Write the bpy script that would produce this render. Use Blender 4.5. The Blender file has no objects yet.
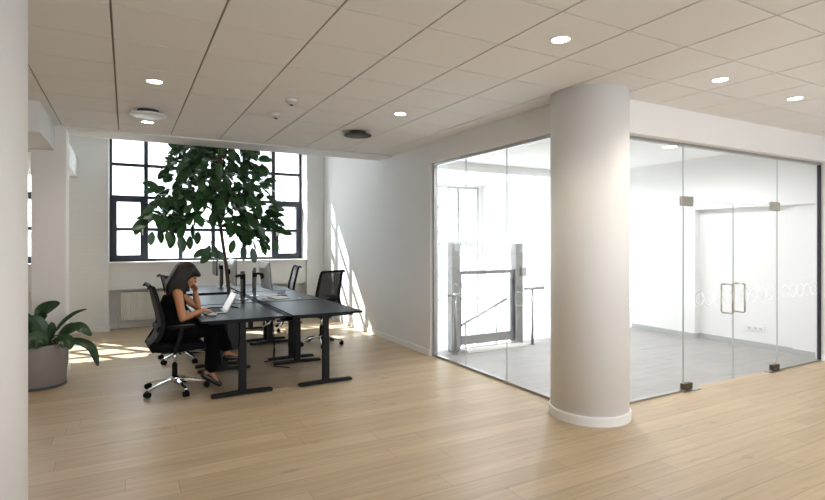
import bpy, bmesh, math, random
from mathutils import Vector, Matrix
random.seed(7)
PI = math.pi
sc = bpy.context.scene
COL = sc.collection

# ------------------------------------------------------------------ materials
def mat(name, col, rough=0.6, metal=0.0, spec=0.5, bump=None, emit=None, var=None):
    m = bpy.data.materials.new(name); m.use_nodes = True
    nt = m.node_tree; b = nt.nodes['Principled BSDF']
    b.inputs['Base Color'].default_value = (*col, 1)
    b.inputs['Roughness'].default_value = rough
    b.inputs['Metallic'].default_value = metal
    b.inputs['Specular IOR Level'].default_value = spec
    if emit:
        b.inputs['Emission Color'].default_value = (*emit[0], 1)
        b.inputs['Emission Strength'].default_value = emit[1]
    if var or bump:
        tc = nt.nodes.new('ShaderNodeTexCoord')
        n = nt.nodes.new('ShaderNodeTexNoise')
        n.inputs['Scale'].default_value = (var or bump)[0]
        n.inputs['Detail'].default_value = 5
        nt.links.new(tc.outputs['Object'], n.inputs['Vector'])
        if var:
            r = nt.nodes.new('ShaderNodeMixRGB'); r.inputs['Color1'].default_value = (*col, 1)
            r.inputs['Color2'].default_value = (*var[1], 1)
            nt.links.new(n.outputs['Fac'], r.inputs['Fac'])
            nt.links.new(r.outputs['Color'], b.inputs['Base Color'])
        if bump:
            bp = nt.nodes.new('ShaderNodeBump'); bp.inputs['Strength'].default_value = bump[1]
            bp.inputs['Distance'].default_value = bump[2] if len(bump) > 2 else .01
            nt.links.new(n.outputs['Fac'], bp.inputs['Height'])
            nt.links.new(bp.outputs['Normal'], b.inputs['Normal'])
    return m

def glass_mat(name, tint=(.985, .992, .994), refl=.9, haze=0.0, hazecol=(.9, .95, 1)):
    m = bpy.data.materials.new(name); m.use_nodes = True
    nt = m.node_tree; nt.nodes.clear()
    o = nt.nodes.new('ShaderNodeOutputMaterial')
    t = nt.nodes.new('ShaderNodeBsdfTransparent'); t.inputs[0].default_value = (*tint, 1)
    g = nt.nodes.new('ShaderNodeBsdfGlossy'); g.inputs['Roughness'].default_value = .0
    g.inputs[0].default_value = (refl, refl, refl, 1)
    f = nt.nodes.new('ShaderNodeFresnel'); f.inputs[0].default_value = 1.45
    mx = nt.nodes.new('ShaderNodeMixShader')
    ge = nt.nodes.new('ShaderNodeNewGeometry'); front = nt.nodes.new('ShaderNodeMath'); front.operation = 'SUBTRACT'; front.inputs[0].default_value = 1
    fr = nt.nodes.new('ShaderNodeMath'); fr.operation = 'MULTIPLY'          # reflect at the outer faces only, a thin sheet has no inner total reflection
    nt.links.new(ge.outputs['Backfacing'], front.inputs[1]); nt.links.new(front.outputs[0], fr.inputs[0]); nt.links.new(f.outputs[0], fr.inputs[1])
    nt.links.new(fr.outputs[0], mx.inputs[0]); nt.links.new(t.outputs[0], mx.inputs[1]); nt.links.new(g.outputs[0], mx.inputs[2])
    last = mx
    if haze:
        d = nt.nodes.new('ShaderNodeBsdfTranslucent'); d.inputs[0].default_value = (*hazecol, 1)
        m2 = nt.nodes.new('ShaderNodeMixShader'); m2.inputs[0].default_value = haze
        nt.links.new(mx.outputs[0], m2.inputs[1]); nt.links.new(d.outputs[0], m2.inputs[2]); last = m2
    nt.links.new(last.outputs[0], o.inputs[0])
    return m

def brick_mat(name, c1, c2, mortar, w, h, msize, rough, bump=.0, offset=.5, grain=None, spec=.5, var=.0, axes='xy', stagger=False):
    m = bpy.data.materials.new(name); m.use_nodes = True
    nt = m.node_tree; b = nt.nodes['Principled BSDF']
    b.inputs['Roughness'].default_value = rough; b.inputs['Specular IOR Level'].default_value = spec
    tc = nt.nodes.new('ShaderNodeTexCoord'); mp = nt.nodes.new('ShaderNodeMapping')
    nt.links.new(tc.outputs['Object'], mp.inputs[0])
    if axes == 'xz': mp.inputs['Rotation'].default_value = (-PI/2, 0, 0)
    br = nt.nodes.new('ShaderNodeTexBrick'); br.offset = offset; br.offset_frequency = 2
    nt.links.new(mp.outputs[0], br.inputs['Vector'])
    if stagger:      # every row of planks starts at its own place
        sp = nt.nodes.new('ShaderNodeSeparateXYZ'); nt.links.new(mp.outputs[0], sp.inputs[0])
        dv = nt.nodes.new('ShaderNodeMath'); dv.operation = 'DIVIDE'; dv.inputs[1].default_value = h; nt.links.new(sp.outputs['Y'], dv.inputs[0])
        fl = nt.nodes.new('ShaderNodeMath'); fl.operation = 'FLOOR'; nt.links.new(dv.outputs[0], fl.inputs[0])
        wn = nt.nodes.new('ShaderNodeTexWhiteNoise'); wn.noise_dimensions = '1D'; nt.links.new(fl.outputs[0], wn.inputs['W'])
        ma = nt.nodes.new('ShaderNodeMath'); ma.operation = 'MULTIPLY_ADD'; ma.inputs[1].default_value = w
        nt.links.new(wn.outputs['Value'], ma.inputs[0]); nt.links.new(sp.outputs['X'], ma.inputs[2])
        cb = nt.nodes.new('ShaderNodeCombineXYZ'); nt.links.new(ma.outputs[0], cb.inputs['X']); nt.links.new(sp.outputs['Y'], cb.inputs['Y'])
        nt.links.new(cb.outputs[0], br.inputs['Vector'])
    br.inputs['Scale'].default_value = 1; br.inputs['Brick Width'].default_value = w
    br.inputs['Row Height'].default_value = h; br.inputs['Mortar Size'].default_value = msize
    br.inputs['Mortar Smooth'].default_value = .1
    br.inputs['Color1'].default_value = (*c1, 1); br.inputs['Color2'].default_value = (*c2, 1)
    br.inputs['Mortar'].default_value = (*mortar, 1)
    colout = br.outputs['Color']
    if grain:
        mp2 = nt.nodes.new('ShaderNodeMapping'); mp2.inputs['Scale'].default_value = (grain[0], grain[1], 1)
        nt.links.new(tc.outputs['Object'], mp2.inputs[0])
        n = nt.nodes.new('ShaderNodeTexNoise'); n.inputs['Scale'].default_value = 1; n.inputs['Detail'].default_value = 6
        n.inputs['Distortion'].default_value = .8
        nt.links.new(mp2.outputs[0], n.inputs['Vector'])
        rp = nt.nodes.new('ShaderNodeValToRGB')
        rp.color_ramp.elements[0].position = .3; rp.color_ramp.elements[0].color = (grain[2],)*3 + (1,)
        rp.color_ramp.elements[1].position = .7; rp.color_ramp.elements[1].color = (grain[3],)*3 + (1,)
        nt.links.new(n.outputs['Fac'], rp.inputs[0])
        mu = nt.nodes.new('ShaderNodeMixRGB'); mu.blend_type = 'MULTIPLY'; mu.inputs[0].default_value = 1
        nt.links.new(colout, mu.inputs[1]); nt.links.new(rp.outputs[0], mu.inputs[2]); colout = mu.outputs[0]
        # knots
        n2 = nt.nodes.new('ShaderNodeTexNoise'); n2.inputs['Scale'].default_value = 1; n2.inputs['Detail'].default_value = 2
        mp3 = nt.nodes.new('ShaderNodeMapping'); mp3.inputs['Scale'].default_value = (grain[0]*2, grain[1]*.35, 1)
        nt.links.new(tc.outputs['Object'], mp3.inputs[0]); nt.links.new(mp3.outputs[0], n2.inputs['Vector'])
        rp2 = nt.nodes.new('ShaderNodeValToRGB')
        rp2.color_ramp.elements[0].position = .66; rp2.color_ramp.elements[0].color = (1, 1, 1, 1)
        rp2.color_ramp.elements[1].position = .80; rp2.color_ramp.elements[1].color = (.62, .55, .5, 1)
        nt.links.new(n2.outputs['Fac'], rp2.inputs[0])
        mu2 = nt.nodes.new('ShaderNodeMixRGB'); mu2.blend_type = 'MULTIPLY'; mu2.inputs[0].default_value = 1
        nt.links.new(colout, mu2.inputs[1]); nt.links.new(rp2.outputs[0], mu2.inputs[2]); colout = mu2.outputs[0]
    nt.links.new(colout, b.inputs['Base Color'])
    if bump:
        bp = nt.nodes.new('ShaderNodeBump'); bp.inputs['Strength'].default_value = bump; bp.inputs['Distance'].default_value = .004
        inv = nt.nodes.new('ShaderNodeInvert'); nt.links.new(br.outputs['Fac'], inv.inputs[1])
        nt.links.new(inv.outputs[0], bp.inputs['Height']); nt.links.new(bp.outputs['Normal'], b.inputs['Normal'])
    return m

M = dict(
    wall=mat('white_wall_paint', (.80, .79, .78), .75, bump=(180, .05, .002)),
    cream=mat('cream_wall_paint', (.82, .795, .765), .75, bump=(180, .05, .002)),
    column=mat('column_paint', (.84, .82, .795), .6, bump=(60, .03, .002)),
    skirt=mat('skirting_paint', (.85, .84, .82), .4),
    brick=brick_mat('painted_brick', (.80, .79, .775), (.785, .775, .76), (.775, .765, .75), .24, .075, .005, .7, bump=.22, axes='xz'),
    tile=mat('ceiling_tile', (.86, .83, .80), .9, bump=(260, .12, .002), var=(300, (.83, .80, .77))),
    gap=mat('ceiling_grid', (.33, .29, .25), .8),
    oak=brick_mat('oak_planks', (.535, .412, .270), (.455, .342, .216), (.26, .185, .11), 1.75, .185, .0016, .40, bump=.12, offset=0, stagger=True,
                  grain=(1.3, 26, .86, 1.07), spec=.4),
    greytile=brick_mat('grey_floor_tile', (.35, .34, .33), (.33, .32, .31), (.25, .245, .24), .6, .6, .003, .45, bump=.2, offset=0,
                       grain=(1.5, 14, .9, 1.08)),
    grey_skirt=mat('grey_skirting', (.42, .42, .42), .5),
    navy=mat('window_frame_navy', (.016, .020, .032), .45),
    glass=glass_mat('clear_glass'),
    wglass=glass_mat('window_glass', (.93, .96, .97), .6, haze=.12),
    gedge=mat('glass_edge_grey_green', (.52, .57, .56), .2),
    alu=mat('brushed_aluminium', (.42, .42, .42), .35, 1.0),
    gategrey=mat('gate_grey_metal', (.30, .30, .31), .4, .6),
    pole=mat('dark_anodised', (.16, .155, .15), .4, .7),
    bronze=mat('dark_bronze', (.10, .08, .05), .4, .8),
    steel=mat('satin_steel', (.52, .50, .46), .3, 1.0),
    frost=glass_mat('frosted_film', refl=.3, haze=.38, hazecol=(.9, .92, .93)),
    black=mat('black_powder_coat', (.007, .007, .008), .5, spec=.2),
    desk=mat('charcoal_desk_linoleum', (.009, .0115, .016), .38, spec=.09),
    plastic=mat('black_plastic', (.007, .007, .008), .6, spec=.15),
    mesh=mat('chair_mesh_fabric', (.03, .03, .033), .8),
    fabric=mat('black_seat_fabric', (.007, .007, .008), .9, bump=(400, .3, .002), spec=.1),
    chrome=mat('polished_aluminium', (.78, .78, .78), .14, 1.0),
    silver=mat('silver_plastic', (.55, .54, .52), .4, .3),
    screen_off=mat('dark_screen', (.01, .01, .012), .12),
    screen_on=mat('lit_laptop_screen', (.4, .4, .42), .3, emit=((.95, .92, .95), .30)),
    white=mat('white_enamel', (.78, .77, .75), .35),
    radiator=mat('radiator_enamel', (.82, .80, .77), .4),
    ledgew=mat('ledge_paint', (.72, .70, .67), .4),
    leaf=mat('ficus_leaf', (.022, .072, .024), .30, var=(3, (.05, .12, .04)), spec=.4),
    leaf2=mat('pot_plant_leaf', (.012, .045, .014), .35, var=(6, (.025, .07, .022))),
    bark=mat('bark', (.10, .065, .04), .9, bump=(40, .5, .01)),
    soil=mat('soil', (.03, .02, .015), 1),
    potstone=mat('stone_planter', (.30, .27, .24), .6, var=(9, (.25, .225, .20))),
    potgrey=mat('grey_planter', (.08, .08, .085), .6),
    skin=mat('skin', (.46, .205, .10), .5),
    lips=mat('lips', (.35, .10, .08), .5),
    eye=mat('eye_dark', (.02, .012, .01), .3),
    hair=mat('dark_brown_hair', (.014, .010, .008), .5, bump=(90, .6, .006), spec=.3),
    cloth=mat('black_clothing', (.005, .005, .006), .9, spec=.08),
    shoe=mat('black_shoe_leather', (.012, .011, .011), .3),
    paper=mat('paper', (.8, .8, .78), .7),
    lamp=mat('lit_diffuser', (.9, .9, .9), .5, emit=((1, .93, .82), 14)),
    ring=mat('lamp_ring', (.80, .77, .72), .4),
    vent=mat('vent_disc', (.82, .82, .82), .4),
    ventdark=mat('vent_disc_dark', (.04, .04, .04), .6),
    ground=mat('outdoor_paving', (.45, .45, .43), .9, var=(.5, (.38, .38, .36))),
    house=mat('pale_render', (.75, .74, .72), .9),
    roofm=mat('pale_roof', (.5, .48, .46), .9),
    treeleaf=mat('outdoor_foliage', (.06, .11, .045), .8, var=(2, (.10, .16, .08))),
    red=mat('red_plastic', (.6, .02, .03), .5),
)
def gridded(name, base, dark, scale):
    """mesh fabric with see-through holes"""
    m = bpy.data.materials.new(name); m.use_nodes = True
    nt = m.node_tree; b = nt.nodes['Principled BSDF']; b.inputs['Base Color'].default_value = (*base, 1); b.inputs['Roughness'].default_value = .7
    o = nt.nodes['Material Output']
    t = nt.nodes.new('ShaderNodeBsdfTransparent'); mx = nt.nodes.new('ShaderNodeMixShader')
    tc = nt.nodes.new('ShaderNodeTexCoord'); ch = nt.nodes.new('ShaderNodeTexVoronoi'); ch.inputs['Scale'].default_value = scale
    nt.links.new(tc.outputs['Object'], ch.inputs['Vector'])
    lt = nt.nodes.new('ShaderNodeMath'); lt.operation = 'LESS_THAN'; lt.inputs[1].default_value = dark
    nt.links.new(ch.outputs['Distance'], lt.inputs[0]); nt.links.new(lt.outputs[0], mx.inputs[0])
    nt.links.new(b.outputs[0], mx.inputs[1]); nt.links.new(t.outputs[0], mx.inputs[2]); nt.links.new(mx.outputs[0], o.inputs[0])
    return m
M['chairmesh'] = gridded('open_weave_mesh', (.018, .018, .02), .27, 260)

# ------------------------------------------------------------------ mesh helpers
class MB:
    def __init__(s): s.bm = bmesh.new()
    def box(s, x0, x1, y0, y1, z0, z1, mtx=None):
        vs = [s.bm.verts.new((x, y, z)) for x in (x0, x1) for y in (y0, y1) for z in (z0, z1)]
        if mtx:
            for v in vs: v.co = mtx @ v.co
        for f in ((0, 1, 3, 2), (4, 6, 7, 5), (0, 4, 5, 1), (2, 3, 7, 6), (0, 2, 6, 4), (1, 5, 7, 3)):
            s.bm.faces.new([vs[i] for i in f])
        return s
    def rings(s, rings, cap=True, closed=True):
        R = [[s.bm.verts.new(p) for p in r] for r in rings]
        n = len(R[0])
        for a, b in zip(R, R[1:]):
            for i in range(n if closed else n-1):
                j = (i+1) % n
                s.bm.faces.new((a[i], a[j], b[j], b[i]))
        if cap and closed:
            s.bm.faces.new(R[0][::-1]); s.bm.faces.new(R[-1])
        return s
    def lathe(s, prof, c=(0, 0, 0), n=32, cap=True):
        return s.rings([[(c[0]+r*math.cos(2*PI*i/n), c[1]+r*math.sin(2*PI*i/n), c[2]+z) for i in range(n)] for r, z in prof], cap)
    def tube(s, pts, r, n=10, cap=True):
        pts = [Vector(p) for p in pts]
        rs = r if isinstance(r, (list, tuple)) else [r]*len(pts)
        rings = []; up = None
        for i, p in enumerate(pts):
            d = (pts[min(i+1, len(pts)-1)] - pts[max(i-1, 0)]).normalized()
            if up is None:
                up = Vector((0, 0, 1)) if abs(d.z) < .9 else Vector((1, 0, 0))
            u = d.cross(up).normalized(); w = u.cross(d).normalized(); up = w
            rings.append([p + (u*math.cos(2*PI*k/n) + w*math.sin(2*PI*k/n))*rs[i] for k in range(n)])
        return s.rings(rings, cap)
    def bar(s, pts, w, h, side=(0, 1, 0)):
        """rectangular section swept along pts; w across 'side', h perpendicular. w/h may be lists"""
        pts = [Vector(p) for p in pts]; side = Vector(side).normalized(); rings = []
        for i, p in enumerate(pts):
            d = (pts[min(i+1, len(pts)-1)] - pts[max(i-1, 0)]).normalized()
            v = d.cross(side).normalized()
            ww = (w[i] if isinstance(w, (list, tuple)) else w)/2; hh = (h[i] if isinstance(h, (list, tuple)) else h)/2
            rings.append([p+side*ww+v*hh, p-side*ww+v*hh, p-side*ww-v*hh, p+side*ww-v*hh])
        return s.rings(rings)
    def ell(s, c, r, mtx=None, u=16, v=10):
        m = Matrix.Translation(c) @ (mtx.to_4x4() if mtx else Matrix()) @ Matrix.Diagonal((*r, 1))
        bmesh.ops.create_uvsphere(s.bm, u_segments=u, v_segments=v, radius=1, matrix=m)
        return s
    def cap(s, a, b, ra, rb, n=14):
        a = Vector(a); b = Vector(b)
        s.ell(a, (ra,)*3, u=n, v=8); s.ell(b, (rb,)*3, u=n, v=8)
        return s.tube([a, b], [ra, rb], n)
    def chain(s, pts, rs):
        for (a, b, ra, rb) in zip(pts, pts[1:], rs, rs[1:]): s.cap(a, b, ra, rb)
        return s
    def poly(s, pts):
        s.bm.faces.new([s.bm.verts.new(p) for p in pts]); return s
    def build(s, name, m, parent=None, smooth=False, bevel=0, loc=None):
        me = bpy.data.meshes.new(name)
        bmesh.ops.recalc_face_normals(s.bm, faces=s.bm.faces)
        s.bm.to_mesh(me); s.bm.free()
        o = bpy.data.objects.new(name, me); COL.objects.link(o)
        me.materials.append(M[m] if isinstance(m, str) else m)
        if smooth:
            for p in me.polygons: p.use_smooth = True
        if bevel:
            b = o.modifiers.new('bevel', 'BEVEL'); b.width = bevel; b.segments = 2; b.limit_method = 'ANGLE'; b.angle_limit = .8
        if parent: o.parent = parent
        if loc: o.location = loc
        return o

def tag(o, label=None, cat=None, group=None, kind=None):
    if label: o['label'] = label
    if cat: o['category'] = cat
    if group: o['group'] = group
    if kind: o['kind'] = kind
    return o
def thing(name, label, cat, loc=(0, 0, 0), rz=0, group=None, kind=None):
    o = bpy.data.objects.new(name, None); COL.objects.link(o)
    o.empty_display_size = .1
    o.location = loc; o.rotation_euler = (0, 0, rz)
    return tag(o, label, cat, group, kind)
def struct(o, label=None, cat=None): return tag(o, label, cat, None, 'structure')
def copy_tree(o, parent=None):
    c = o.copy(); COL.objects.link(c)
    if parent: c.parent = parent
    for ch in list(o.children): copy_tree(ch, c)
    return c
def fuse(o, voxel, smooth=6, disp=None):
    md = o.modifiers.new('r', 'REMESH'); md.mode = 'VOXEL'; md.voxel_size = voxel
    if smooth:
        sm = o.modifiers.new('s', 'SMOOTH'); sm.iterations = smooth; sm.factor = .5
    dg = bpy.context.evaluated_depsgraph_get()
    me = bpy.data.meshes.new_from_object(o.evaluated_get(dg))
    o.modifiers.clear(); old = o.data; mats = list(old.materials)
    o.data = me; bpy.data.meshes.remove(old)
    me.materials.clear()
    for m in mats: me.materials.append(m)
    for p in me.polygons: p.use_smooth = True; p.material_index = 0
    return o

# ------------------------------------------------------------------ camera
F, CX, CY, H = 521.0, 412.5, 240.5, 1.56
YAW = math.atan((CX-126)/F)
cd = bpy.data.cameras.new('camera'); cam = bpy.data.objects.new('camera', cd); COL.objects.link(cam)
cam.location = (0, 0, H); cam.rotation_euler = (PI/2, 0, -YAW)
cd.sensor_width = 36; cd.lens = F/825*36; cd.shift_y = -(250-CY)/825; cd.clip_start = .05
sc.camera = cam

# ------------------------------------------------------------------ room shell
HC = 2.874; T = .5673; GX, GY = .4916, 3.342
XW = 3.60            # alcove right wall face
YP = 10.36           # window pier face
YG = 10.80           # window glass
ZT = 3.85            # high alcove ceiling

struct(MB().box(-5, 7.9, -3.5, 3.42, -.12, 0).box(-5, 3.69, 3.42, 10.7, -.12, 0).build('floor', 'oak'),
       'light oak plank floor of the open office', 'floor')
struct(MB().box(3.69, 8.6, 3.42, 6.3, -.12, .0).build('floor', 'greytile'),
       'grey tiled floor behind the glass partition', 'floor')
struct(MB().box(3.69, 8.6, 6.3, 10.8, -1.75, -1.65).build('floor', 'wall'),
       'pale lower stair landing behind the platform gate', 'floor')

# suspended ceiling, tile by tile with real joints
def clip(a0, a1, b0, b1): return max(a0, b0), min(a1, b1)
mb = MB()
areas = [(-5, 3.60, -3.5, 7.17), (3.60, 7.9, -3.5, 3.27)]
for i in range(-12, 16):
    for j in range(-13, 9):
        x0, x1, y0, y1 = GX+i*T+.0065, GX+(i+1)*T-.0065, GY+j*T+.0052, GY+(j+1)*T-.0052
        for (a0, a1, b0, b1) in areas:
            u0, u1 = clip(x0, x1, a0, a1); v0, v1 = clip(y0, y1, b0, b1)
            if u1-u0 > .01 and v1-v0 > .01: mb.box(u0, u1, v0, v1, HC, HC+.02)
ceil = struct(mb.build('ceiling', 'tile'), 'beige suspended ceiling of square tiles', 'ceiling')
g = MB()
for (a0, a1, b0, b1) in areas: g.box(a0, a1, b0, b1, HC+.014, HC+.06)
g.build('ceiling_grid', 'gap', ceil)
struct(MB().box(-5, XW, 7.67, 11.0, ZT, ZT+.1).build('ceiling', 'wall'), 'plain high ceiling above the window alcove', 'ceiling')
struct(MB().box(3.66, 8.6, 3.42, 7.17, 2.86, 2.95).box(3.66, 8.6, 7.17, 10.8, 2.95, 3.05).build('ceiling', 'wall'),
       'white ceiling of the glazed stair room', 'ceiling')
for k, v in enumerate((4.0, 5.13)):
    pass
struct(MB().box(-5, XW, 7.17, 7.67, HC-.02, ZT+.1).build('trim_1', 'wall', bevel=.004), 'white beam over the window alcove', 'beam')
struct(MB().box(3.72, 8.03, 7.17, 7.5, 2.72, 2.95).build('trim_2', 'wall'), 'pale beam across the stair room ceiling', 'beam')
struct(MB().box(-1.6, -.712, 6.0, 7.17, 2.585, HC+.0).box(-1.6, -.71, 7.67, YP, 2.62, 2.95).build('trim_3', 'wall'),
       'boxed-in duct under the ceiling by the square pillar', 'duct')

# alcove right wall, bulkheads
struct(MB().box(XW, XW+.12, 6.05, 11.0, 0, ZT).build('wall_right', 'wall'), 'white side wall of the window alcove with sun stripes', 'wall')
struct(MB().box(3.585, 3.72, 3.27, 6.05, 2.60, HC+.05).box(3.585, 7.9, 3.27, 3.43, 2.565, HC+.05).build('trim_4', 'cream'),
       'cream bulkhead above the glass partitions', 'bulkhead')
struct(MB().box(7.9, 8.05, -3.5, 3.43, 0, HC+.05).build('wall_east', 'cream'), 'cream wall at the right end of the glass front', 'wall')
struct(MB().box(-5.12, -5, -3.5, 11, 0, ZT).build('wall_left', 'cream'), 'far left wall of the office', 'wall')
# wall behind camera: with tall daylight openings
WB = [(.2, 3.6), (3.9, 7.7)]
mb = MB().box(-5.1, 8.05, -3.66, -3.5, 0, .1).box(-5.1, 8.05, -3.66, -3.5, 2.8, HC+.06)
xs = [-5.1] + [v for w in WB for v in w] + [8.05]
for a, b in zip(xs[0::2], xs[1::2]): mb.box(a, b, -3.66, -3.5, .1, 2.8)
struct(mb.build('wall_back', 'cream'), 'wall behind the viewer with two tall windows', 'wall')

# window wall
W1 = (-.26, 3.24); W2 = (-4.74, -1.24)
ZS, ZH = 1.18, 3.52
mb = MB()
for a, b in ((-5.0, W2[0]), (W2[1], W1[0]), (W1[1], XW)): mb.box(a, b, YP, 11.0, 0, ZT)
for a, b in (W1, W2):
    mb.box(a, b, YP, 11.0, ZH, ZT)
struct(mb.build('wall_window', 'brick'), 'white painted brick piers between the windows', 'wall')
mb = MB()
for a, b in (W1, W2):
    mb.box(a, b, 10.42, 11.0, .722, ZS-.02).box(a, b, 10.62, 11.0, 0, .70)
struct(mb.build('wall_apron', 'wall'), 'plain white wall below the window sill', 'wall')
for i, (a, b) in enumerate((W1, W2)):
    struct(MB().box(a, b, 10.385, 10.66, .70, .722).build('trim_%d' % (5+i), 'ledgew', bevel=.003),
           ('pale ledge above the radiators under the big window', 'pale ledge below the far left window')[i], 'ledge')
    struct(MB().box(a, b, 10.37, 10.9, ZS-.02, ZS).build('trim_%d' % (7+i), 'skirt', bevel=.003),
           ('white sill of the big window', 'white sill of the far left window')[i], 'sill')

def window(n, x0, x1, z0, z1, yg, cols, rows, sashes, label, depth=.10, pane=True, handle=True, m='navy'):
    r = thing('window_%d' % n, label, 'window', (x0, yg, z0), kind='structure')
    w, h = x1-x0, z1-z0; cw, rh = w/cols, h/rows
    f = MB(); ft = .045
    f.box(0, ft, -depth/2, depth/2, 0, h).box(w-ft, w, -depth/2, depth/2, 0, h).box(0, w, -depth/2, depth/2, 0, ft).box(0, w, -depth/2, depth/2, h-ft, h)
    f.build('window_frame', m, r)
    q = MB()
    for c in range(1, cols): q.box(c*cw-.034, c*cw+.034, -depth/2+.005, depth/2-.005, ft, h-ft)
    for k in range(1, rows):
        q.box(ft, w-ft, -depth/2+.01, depth/2-.01, k*rh-.027, k*rh+.027)
    q.build('glazing_bars', m, r)
    for c in sashes:
        s = MB(); a, b = c*cw+(ft if c == 0 else .024), (c+1)*cw-(ft if c == cols-1 else .024); zz0, zz1 = ft, 2*rh-.02
        t = .07; d0, d1 = -depth/2-.03, depth/2
        s.box(a, a+t, d0, d1, zz0, zz1).box(b-t, b, d0, d1, zz0, zz1).box(a+t, b-t, d0, d1, zz0, zz0+t).box(a+t, b-t, d0, d1, zz1-t, zz1)
        s.box(a+t, b-t, d0+.01, d1, rh-.022, rh+.022)
        so = s.build('window_sash', m, r, bevel=.003)
        if handle:
            hx = b-t/2 if c == 0 else a+t/2
            MB().box(hx-.012, hx+.012, d0-.015, d0, rh-.03, rh+.03).box(hx-.01, hx+.01, d0-.04, d0-.015, rh-.11, rh+.012).build('window_handle', 'white', so)
    if pane: MB().box(ft/2, w-ft/2, -.004, .004, ft/2, h-ft/2).build('window_pane', 'wglass', r)
    return r
window(1, W1[0], W1[1], ZS, ZH, YG, 6, 4, (0, 5), 'wide dark-framed grid window behind the tall rubber plant')
window(2, W2[0], W2[1], ZS, ZH, YG, 6, 4, (0, 5), 'dark-framed window glimpsed left of the square pillar')

# skirting
struct(MB().box(XW-.016, XW, 6.05, YP, 0, .085).build('baseboard_right', 'skirt', bevel=.004), 'white skirting along the alcove side wall', 'baseboard')
mb = MB()
for a, b in ((-5.0, W2[0]), (W2[1]-.0, W1[0]+.02), (W1[1], XW-.016)): mb.box(a, b, YP-.018, YP, 0, .085)
mb.box(W1[0], W1[1], 10.605, 10.62, 0, .085)
struct(mb.build('baseboard_window', 'skirt', bevel=.004), 'white skirting at the foot of the brick piers', 'baseboard')
struct(MB().box(7.884, 7.9, -3.5, 3.36, 0, .085).build('baseboard_east', 'skirt', bevel=.004), 'white skirting on the right end wall', 'baseboard')

# pillars
def rpillar(x, y, label, n):
    o = struct(MB().lathe([(.337, 0), (.337, HC+.0)], (0, 0, 0), 96).build('pillar', 'column', smooth=True, loc=(x, y, 0)), label, 'pillar')
    o.data.polygons.foreach_set('use_smooth', [abs(p.normal.z) < .5 for p in o.data.polygons])
    s = MB().lathe([(.337, 0), (.353, 0), (.353, .072), (.349, .08), (.337, .08)], (0, 0, 0), 96, cap=False).build('pillar_skirting', 'column', o)
    return o
rpillar(3.656, 3.347, 'thick round cream pillar where the two glass fronts meet', 1)
rpillar(-.689, 2.61, 'near round pillar cropped by the left edge', 2)
sp = struct(MB().box(-.932, -.602, 7.17, 7.5, 0, HC-.02).build('pillar', 'cream', bevel=.004), 'square cream pillar behind the low stone planter', 'pillar')
MB().box(-.948, -.586, 7.154, 7.516, 0, .085).build('pillar_skirting', 'skirt', sp, bevel=.004)

# stair room walls
mb = MB().box(7.97, 8.6, 5.126, 10.8, -1.65, 3.0)
mb.box(8.10, 8.6, 3.42, 5.126, 0, 3.0).box(7.97, 8.10, 3.42, 5.126, 2.05, 3.0).box(8.02, 8.10, 3.43, 3.75, 0, 2.05)
struct(mb.build('wall_stair', 'wall'), 'white end wall with shallow recess behind the glass doors', 'wall')
struct(MB().box(3.62, 3.72, 6.28, 10.8, -1.65, 0).box(3.69, 8.6, 6.25, 6.3, -1.65, -.12).build('wall_stairwell', 'wall'), 'white walls of the stairwell', 'wall')
mb = MB().box(7.955, 7.97, 5.126, 6.3, 0, .075).box(8.085, 8.10, 3.75, 5.126, 0, .075).box(7.97, 8.10, 5.111, 5.126, 0, .075).box(8.005, 8.02, 3.43, 3.75, 0, .075)
struct(mb.build('baseboard_stair', 'grey_skirt'), 'grey skirting in the room behind the glass doors', 'baseboard')
# stair window wall
mb = MB().box(3.72, 4.2, 10.8, 11, -1.65, 3.0).box(7.86, 8.6, 10.8, 11, -1.65, 3.0).box(4.2, 7.86, 10.8, 11, -1.65, -1.3).box(4.2, 7.86, 10.8, 11, 2.9, 3.1)
struct(mb.build('wall_north', 'wall'), 'window wall of the stairwell', 'wall')
window(3, 4.2, 7.86, -1.3, 2.9, 10.86, 6, 3, (), 'tall bright window of the stairwell behind the gate', handle=False, m='alu')

# ------------------------------------------------------------------ glass partitions
RX = 3.66; GYY = 3.385
def rings_on(axis, fixed, a0, a1, parent, z=.94, off=0):
    """row of frosted outline circles on one pane (local coords of parent)"""
    mb = MB(); R, r = .078, .070; sp_ = .172
    k0 = math.ceil((a0+R+.01)/sp_); k = k0
    while k*sp_ < a1-R-.01:
        c = k*sp_; n = 36; A = []; B = []
        for q in range(n):
            ca, sa = math.cos(2*PI*q/n), math.sin(2*PI*q/n)
            for L, rad in ((A, R), (B, r)):
                p = (c+rad*ca, fixed, z+rad*sa) if axis == 'x' else (fixed, c+rad*ca, z+rad*sa)
                L.append(mb.bm.verts.new(p))
        for q in range(n):
            w = (q+1) % n; mb.bm.faces.new((A[q], A[w], B[w], B[q]))
        k += 1
    return mb.build('frosted_rings', 'frost', parent)
gp = thing('glass_partition', 'clear glass wall in grey frame left of the round pillar', 'glass partition', (0, 0, 0), kind='structure')
MB().box(RX-.03, RX+.03, 3.6, 6.05, 0, .028).build('bottom_rail', 'alu', gp, bevel=.002)
MB().box(RX-.03, RX+.03, 3.6, 6.05, 2.565, 2.60).build('top_rail', 'alu', gp, bevel=.002)
MB().box(RX-.025, RX+.025, 6.01, 6.05, .028, 2.565).build('end_post', 'alu', gp, bevel=.002)
ys = [6.01, 5.29, 4.506, 3.66]
for a, b in zip(ys, ys[1:]):
    p = MB().box(RX-.006, RX+.006, b+.002, a-.002, .028, 2.565).build('glass_pane', 'glass', gp)
    MB().box(RX-.006, RX+.006, b-.001, b+.001, .028, 2.565).build('glass_joint', 'gedge', p)
    rings_on('y', RX-.0068, b, a, p)
gf = thing('glass_front', 'clear glass front framing the double doors right of the pillar', 'glass partition', kind='structure')
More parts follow.
